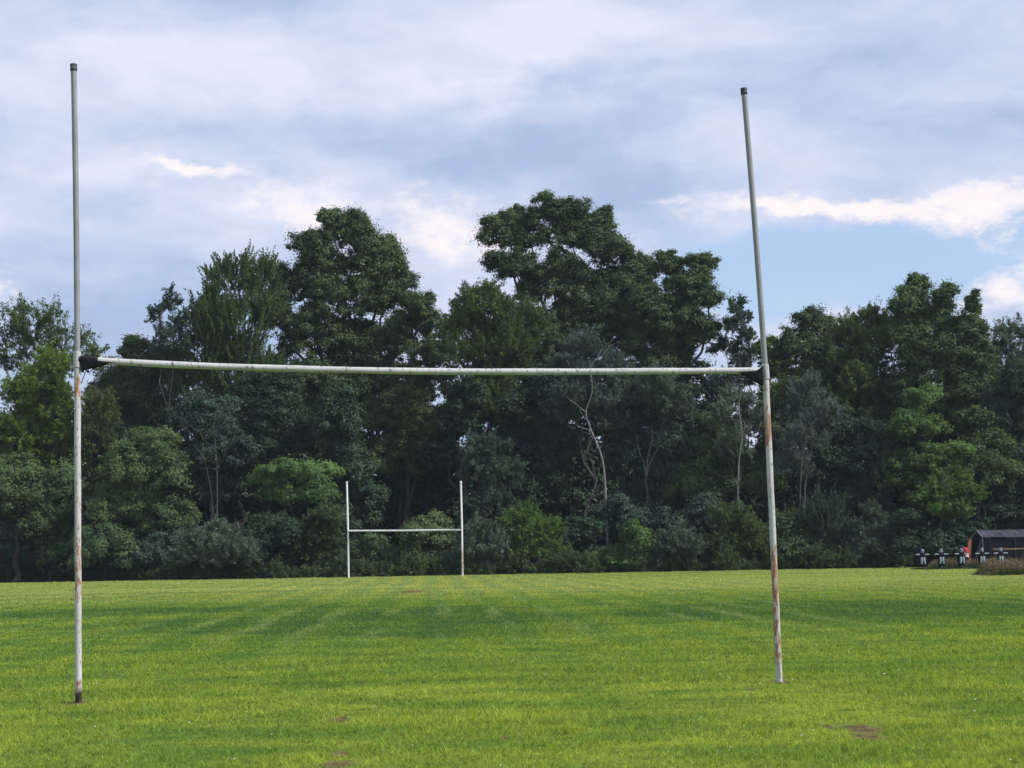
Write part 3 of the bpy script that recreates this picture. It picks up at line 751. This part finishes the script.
# corrugated, slightly wavy roof sheets on both slopes
for (e_, nm) in ((eR, 1), (eL, -1)):
    k = 60; b0 = len(m.V)
    for i in range(k+1):
        q = dirL*(i/k); wv = .018*math.sin(i*1.9)+.02*math.sin(i*.31)
        m.V += [e_+q+Vector((0, -.08*nm, -.02+wv)), apex+q+Vector((0, 0, .02+wv*.5)), e_+q+Vector((0, -.08*nm, -.06+wv)), apex+q+Vector((0, 0, -.02+wv*.5))]
    for i in range(k):
        a_ = b0+4*i; m.Fc += [(a_, a_+1, a_+5, a_+4), (a_+2, a_+6, a_+7, a_+3), (a_, a_+4, a_+6, a_+2)]
m.build('roof', sh_roof, shel, False)
m = MB(); m.prism([f+dirL for f in fr_], (.05, 0, 0)); m.build('end_wall', inside, shel, False)
m = MB()
for i in range(4): m.tube([fr_[i]+Vector((-.03, -.02, 0)), fr_[i+1]+Vector((-.03, -.02, 0))], .045 if i in (1, 2) else .03, 8)
m.build('gable_frame', trim, shel)
# slanting ribbed door leaf standing open inside the mouth
m = MB(); a0 = A(980.5, 541, Yb+.5); a1 = A(974.5, 563, Yb+.2); b0_ = a0+Vector((.18, .25, 0)); b1 = a1+Vector((.22, .25, 0))
m.tube([a0, a1], .028, 6); m.tube([b0_, b1], .028, 6)
for i in range(1, 7): m.tube([a0.lerp(a1, i/7), b0_.lerp(b1, i/7)], .02, 6)
m.build('door_frame', simple('door_grey', (.16, .16, .19), .6), shel)
ribm = simple('rib', (.045, .045, .055), .6)
for i in range(5):
    p = eR+dirL*((i+.3)/5); MB().tube([Vector((p.x, p.y-.04, .05)), Vector((p.x, p.y-.04, eR.z-.05))], .022, 6).build('wall_rib', ribm, shel)

# rail with posts along the side of the shelter
Yr = 94.0; wood = simple('weathered_wood', (.20, .135, .10), .85, .4, 5)
r0 = P(993, 549.2, Yr); r1 = r0+Vector((3.6, -.1, -.0))
rf = empty('rail_fence', Vector(((r0.x+r1.x)/2, Yr, 0)), 'low brown wooden rail on posts in front of the dark shelter', 'fence')
MB().box((r0+r1)/2, (3.6, .05, .09), Matrix.Rotation(-.028, 3, 'Z')).build('rail', wood, rf, False, .006)
for q in (.04, .5, .96):
    p = r0.lerp(r1, q); MB().box((p.x, p.y+.08, p.z/2+.02), (.09, .09, p.z+.06)).build('post', simple('post_dark', (.055, .04, .035), .9, .3, 6), rf, False, .008)

# orange board leaning left of the shelter mouth
og = simple('orange_board', (.20, .065, .035), .6, .25, 4)
o0 = P(967.2, 556, 95.4); o1 = P(970.2, 539, 95.9); o0.z = .05
e = empty('board', Vector((o0.x, o0.y, 0)), 'tall narrow orange board leaning at the left side of the shelter mouth', 'board')
dv = (o1-o0); MB().prism([o0+Vector((-.12, 0, 0)), o1+Vector((-.10, 0, -.08)), o1+Vector((-.02, 0, 0)), o1+Vector((.10, 0, -.03)), o0+Vector((.12, 0, 0))], (0, .05, 0)).build('panel', og, e, False, .008)
MB().box(o0.lerp(o1, .45)+Vector((0, -.012, 0)), (.22, .02, .05)).build('batten', simple('batten', (.38, .11, .05), .7), e, False, .003)
# red bag with white lower half
rx_ = P(964.8, 549.5, 94.2).x
e = empty('tackling_bag', Vector((rx_, 94.2, 0)), 'red padded bag with a white band, standing behind the middle dummy of the sled', 'tackling bag')
MB().tube([Vector((rx_, 94.2, .86)), Vector((rx_, 94.2, .92)), Vector((rx_, 94.2, 1.15)), Vector((rx_, 94.2, 1.24)), Vector((rx_, 94.2, 1.29))], [.17, .19, .185, .15, .06], 16).build('cover', simple('bag_red', (.36, .035, .06), .5, .15, 8), e)
MB().tube([Vector((rx_+.03, 94.2, .70)), Vector((rx_+.03, 94.2, .86))], .175, 16).build('band', simple('bag_white', (.55, .5, .52), .6, .15, 8), e)
MB().tube([Vector((rx_+.03, 94.2, 0)), Vector((rx_+.03, 94.2, .70))], [.16, .17], 16).build('base', BLK, e)

# ------------------------------------------------------------------ tall seeding weeds by the sled and shelter
def weeds(n, x0, x1, y0, y1, h0, h1, w, seed):
    x = RNG.uniform(x0, x1, n); y = RNG.uniform(y0, y1, n)
    edge = np.clip(np.minimum((x-x0)/.5, (x1-x)/.5), .15, 1)
    h = (h0+(h1-h0)*RNG.random(n))*edge*(1+.25*np.sin(x*3.1+seed)*np.sin(x*1.3+y))
    a = RNG.uniform(0, 6.283, n); ln = h*RNG.uniform(.05, .45, n); b_ = RNG.uniform(0, 6.283, n)
    V = np.zeros((n, 3, 3), np.float32); w = w*RNG.uniform(.6, 1.4, n)
    V[:, 0] = np.stack([x-np.cos(a)*w, y-np.sin(a)*w, np.zeros(n)], 1); V[:, 1] = np.stack([x+np.cos(a)*w, y+np.sin(a)*w, np.zeros(n)], 1)
    V[:, 2] = np.stack([x+np.cos(b_)*ln, y+np.sin(b_)*ln, h], 1)
    # seed heads
    tip = V[:, 2]; k = RNG.random(n) < .5; tc = tip[k].astype(float)
    hd = leaves(tc-np.array([0, 0, .02]), unit(RNG.normal(size=(len(tc), 3))+np.array([0, -.6, 0])), .045, .016, np.tile([0., 0, 1], (len(tc), 1))+RNG.normal(size=(len(tc), 3))*.3)
    return V.reshape(-1, 3), hd
wm, t, out = new_mat('weed_stalks'); p = pos(t); x_, y_, z_ = t.sep(p)
hf = t.step(t.m('ADD', z_, t.m('MULTIPLY', t.m('SUBTRACT', t.noise(p, 1.1, 4), .5), .5)), .12, .5)
cc = t.mix(hf, t.mix(t.noise(p, 6, 3), (.045, .085, .025), (.09, .13, .035)), t.mix(t.noise(p, 4, 3), (.13, .105, .06), (.21, .165, .10)))
d = t.new('ShaderNodeBsdfDiffuse'); t.put(d.inputs[0], cc); tr = t.new('ShaderNodeBsdfTranslucent'); t.put(tr.inputs[0], cc)
a = t.new('ShaderNodeMixShader'); a.inputs[0].default_value = .3; t.l.new(d.outputs[0], a.inputs[1]); t.l.new(tr.outputs[0], a.inputs[2]); t.l.new(a.outputs[0], out.inputs[0])
g1 = G(979, 576.5)
A1, H1 = weeds(18000, P(991, 576, 69).x, P(991, 576, 69).x+7, 69, 72, .25, .62, .016, 1)
A2, H2 = weeds(9000, P(927, 570, 93).x, P(927, 570, 93).x+8, 92.6, 94, .15, .62, .018, 4)
tris = poly_obj('tall_weeds', np.concatenate([A1, A2]), 3, wm)
tag(tris, kind='stuff', label='tan and green tall seeding weeds in front of the shelter and sled', cat='weeds')
hd = poly_obj('seed_heads', np.concatenate([H1, H2]), 4, simple('seed_tan', (.17, .125, .085), .9)); tag(hd, kind='stuff'); hd.parent = tris

# ------------------------------------------------------------------ the air over the field
hm = bpy.data.materials.new('haze_air'); hm.use_nodes = True; hm.node_tree.nodes.clear(); t = NT(hm.node_tree)
out = t.new('ShaderNodeOutputMaterial'); vol = t.new('ShaderNodeVolumePrincipled')
vol.inputs['Color'].default_value = (.72, .87, 1, 1); vol.inputs['Density'].default_value = .00017
t.l.new(vol.outputs[0], out.inputs['Volume'])
hz_ = MB().box((0, 500, 14.5), (5400, 4200, 31)).build('haze', hm, None, False)
tag(hz_, kind='stuff', label='thin summer haze over the field', cat='haze')

# ------------------------------------------------------------------ daylight
SUN_EL, SUN_AZ = math.radians(46), math.radians(110)      # azimuth from +Y (view direction) towards +X
sd = bpy.data.lights.new('sun', 'SUN'); sun = bpy.data.objects.new('sun', sd); C.objects.link(sun)
sd.energy = 3.5; sd.angle = math.radians(5); sd.color = (1, .95, .86)
dvec = Vector((math.sin(SUN_AZ)*math.cos(SUN_EL), math.cos(SUN_AZ)*math.cos(SUN_EL), math.sin(SUN_EL)))
sun.rotation_euler = dvec.to_track_quat('Z', 'Y').to_euler()

w = bpy.data.worlds.new('World'); scene.world = w; w.use_nodes = True; w.node_tree.nodes.clear(); t = NT(w.node_tree)
out = t.new('ShaderNodeOutputWorld'); bg = t.new('ShaderNodeBackground'); bg.inputs[1].default_value = .1
t.l.new(bg.outputs[0], out.inputs[0])
sky = t.new('ShaderNodeTexSky', sky_type='NISHITA'); sky.sun_disc = False; sky.sun_elevation = SUN_EL; sky.sun_rotation = SUN_AZ
sky.air_density = 1.0; sky.dust_density = 1.2; sky.ozone_density = 1.5
D = t.new('ShaderNodeTexCoord').outputs['Generated']; x, y, z = t.sep(D)
az = t.m('MULTIPLY', t.m('ARCTAN2', x, y), 57.2958); el = t.m('MULTIPLY', t.m('ARCSINE', z), 57.2958)
# warp the sky directions with turbulence so that cloud edges are ragged
wv = t.vm('MULTIPLY', D, (1, 1, 1.9))
wn = t.noise(wv, 9, 6, .62, 0, True); wx, wy, wz = t.sep(wn)
wn2 = t.noise(wv, 34, 5, .6, 0, True); vx, vy, vz = t.sep(wn2)
azw = t.m('ADD', az, t.m('ADD', t.m('MULTIPLY', t.m('SUBTRACT', wx, .5), 6.5), t.m('MULTIPLY', t.m('SUBTRACT', vx, .5), 1.9)))
elw = t.m('ADD', el, t.m('ADD', t.m('MULTIPLY', t.m('SUBTRACT', wy, .5), 3.6), t.m('MULTIPLY', t.m('SUBTRACT', vy, .5), 1.3)))
def sky_xy(px, py):
    d = ray(px, py).normalized(); return math.degrees(math.atan2(d.x, d.y)), math.degrees(math.asin(d.z))
DEG = math.degrees(1/F)
def bank(px, py, rx, ry, rot=0, amp=1.):
    a0, e0 = sky_xy(px, py); dx = t.m('SUBTRACT', azw, a0); dy = t.m('SUBTRACT', elw, e0)
    c_, s_ = math.cos(math.radians(rot)), math.sin(math.radians(rot))
    u = t.m('ADD', t.m('MULTIPLY', dx, c_), t.m('MULTIPLY', dy, s_)); v = t.m('SUBTRACT', t.m('MULTIPLY', dy, c_), t.m('MULTIPLY', dx, s_))
    u = t.m('DIVIDE', u, rx*DEG); v = t.m('DIVIDE', v, ry*DEG)
    q = t.m('ADD', t.m('MULTIPLY', u, u), t.m('MULTIPLY', v, v))
    return t.m('MULTIPLY', t.m('EXPONENT', t.m('MULTIPLY', q, -1)), amp)
def add(*v):
    r = v[0]
    for k in v[1:]: r = t.m('ADD', r, k)
    return r
# pale deck / blue-grey deck
nz = t.noise(t.vm('ADD', t.vm('MULTIPLY', D, (1, 1, 3.0)), t.vm('MULTIPLY', wn, (.10, .10, .10))), 6.5, 6, .55)
pale = add(t.m('MULTIPLY', t.m('SUBTRACT', nz, .5), 2.5), .40,
           bank(120, 80, 200, 60, 0, .45), bank(400, 60, 260, 45, -5, .35), bank(30, 170, 110, 70, 0, .4), bank(900, 160, 190, 45, 5, .38), bank(640, 30, 260, 40, 0, .15),
           bank(520, 70, 80, 30, 0, .3), bank(300, 200, 90, 30, 20, .3), bank(170, 175, 90, 30, 0, .22), bank(230, 140, 150, 28, 0, -.45), bank(470, 140, 130, 45, 5, -.36), bank(30, 20, 140, 26, 0, -.35),
           bank(800, 60, 220, 50, 0, -.12), bank(660, 190, 70, 70, 30, -.35), bank(140, 270, 140, 60, 0, -.45), bank(1000, 130, 60, 30, 0, -.3), bank(590, 120, 120, 40, 0, -.15))
pale = t.m('MINIMUM', t.m('MAXIMUM', pale, 0), 1.0)
deck = t.mix(pale, (2.85, 3.65, 5.25), (5.4, 5.6, 6.75))
# openings of clear sky
op = add(t.m('MULTIPLY', t.m('SUBTRACT', t.noise(wv, 4, 4, .5), .5), .5), bank(880, 262, 170, 50, -3, .95), bank(740, 300, 80, 60, 0, .5), bank(1010, 240, 60, 26, 0, .3), bank(120, 310, 110, 50, 0, .4), bank(120, 245, 100, 30, 0, .15), bank(640, 215, 60, 40, 0, .3))
op = t.step(op, .35, .62)
clear = t.mix(.7, sky.outputs[0], (3.25, 4.5, 6.5))
col = t.mix(t.m('MULTIPLY', op, .85), deck, clear)
# sunlit cumulus edges
br_ = add(t.m('MULTIPLY', t.m('SUBTRACT', t.noise(wv, 24, 8, .7), .5), 2.3),
          bank(895, 199, 170, 17, -2, .9), bank(760, 205, 60, 12, 0, .45), bank(990, 210, 50, 20, -8, .6), bank(290, 212, 46, 36, 0, .8), bank(425, 222, 52, 36, -20, .85), bank(330, 225, 60, 30, 0, .35), bank(160, 175, 30, 12, 0, .3), bank(455, 255, 28, 24, 0, .5), bank(215, 163, 42, 9, -8, 1.0),
          bank(5, 285, 28, 20, 0, .7), bank(1010, 285, 46, 44, 20, 1.0), bank(820, 205, 90, 8, 0, .4), bank(522, 70, 30, 9, 0, .45), bank(702, 228, 8, 26, -15, .3), bank(500, 262, 30, 16, 0, .35), bank(700, 250, 18, 6, 0, .3))
br1 = t.step(br_, .25, 1.15)
col = t.mix(t.m('MULTIPLY', br1, .92), col, (7.1, 6.6, 6.6))
t.put(bg.inputs[0], col)

vs = scene.view_settings; vs.view_transform = 'Standard'; vs.look = 'None'; vs.exposure = .56; vs.gamma = 1; vs.use_curve_mapping = False
scene.render.engine = 'CYCLES'
scene.cycles.volume_bounces = 0; scene.cycles.max_bounces = 5; scene.cycles.transmission_bounces = 4; scene.cycles.diffuse_bounces = 2
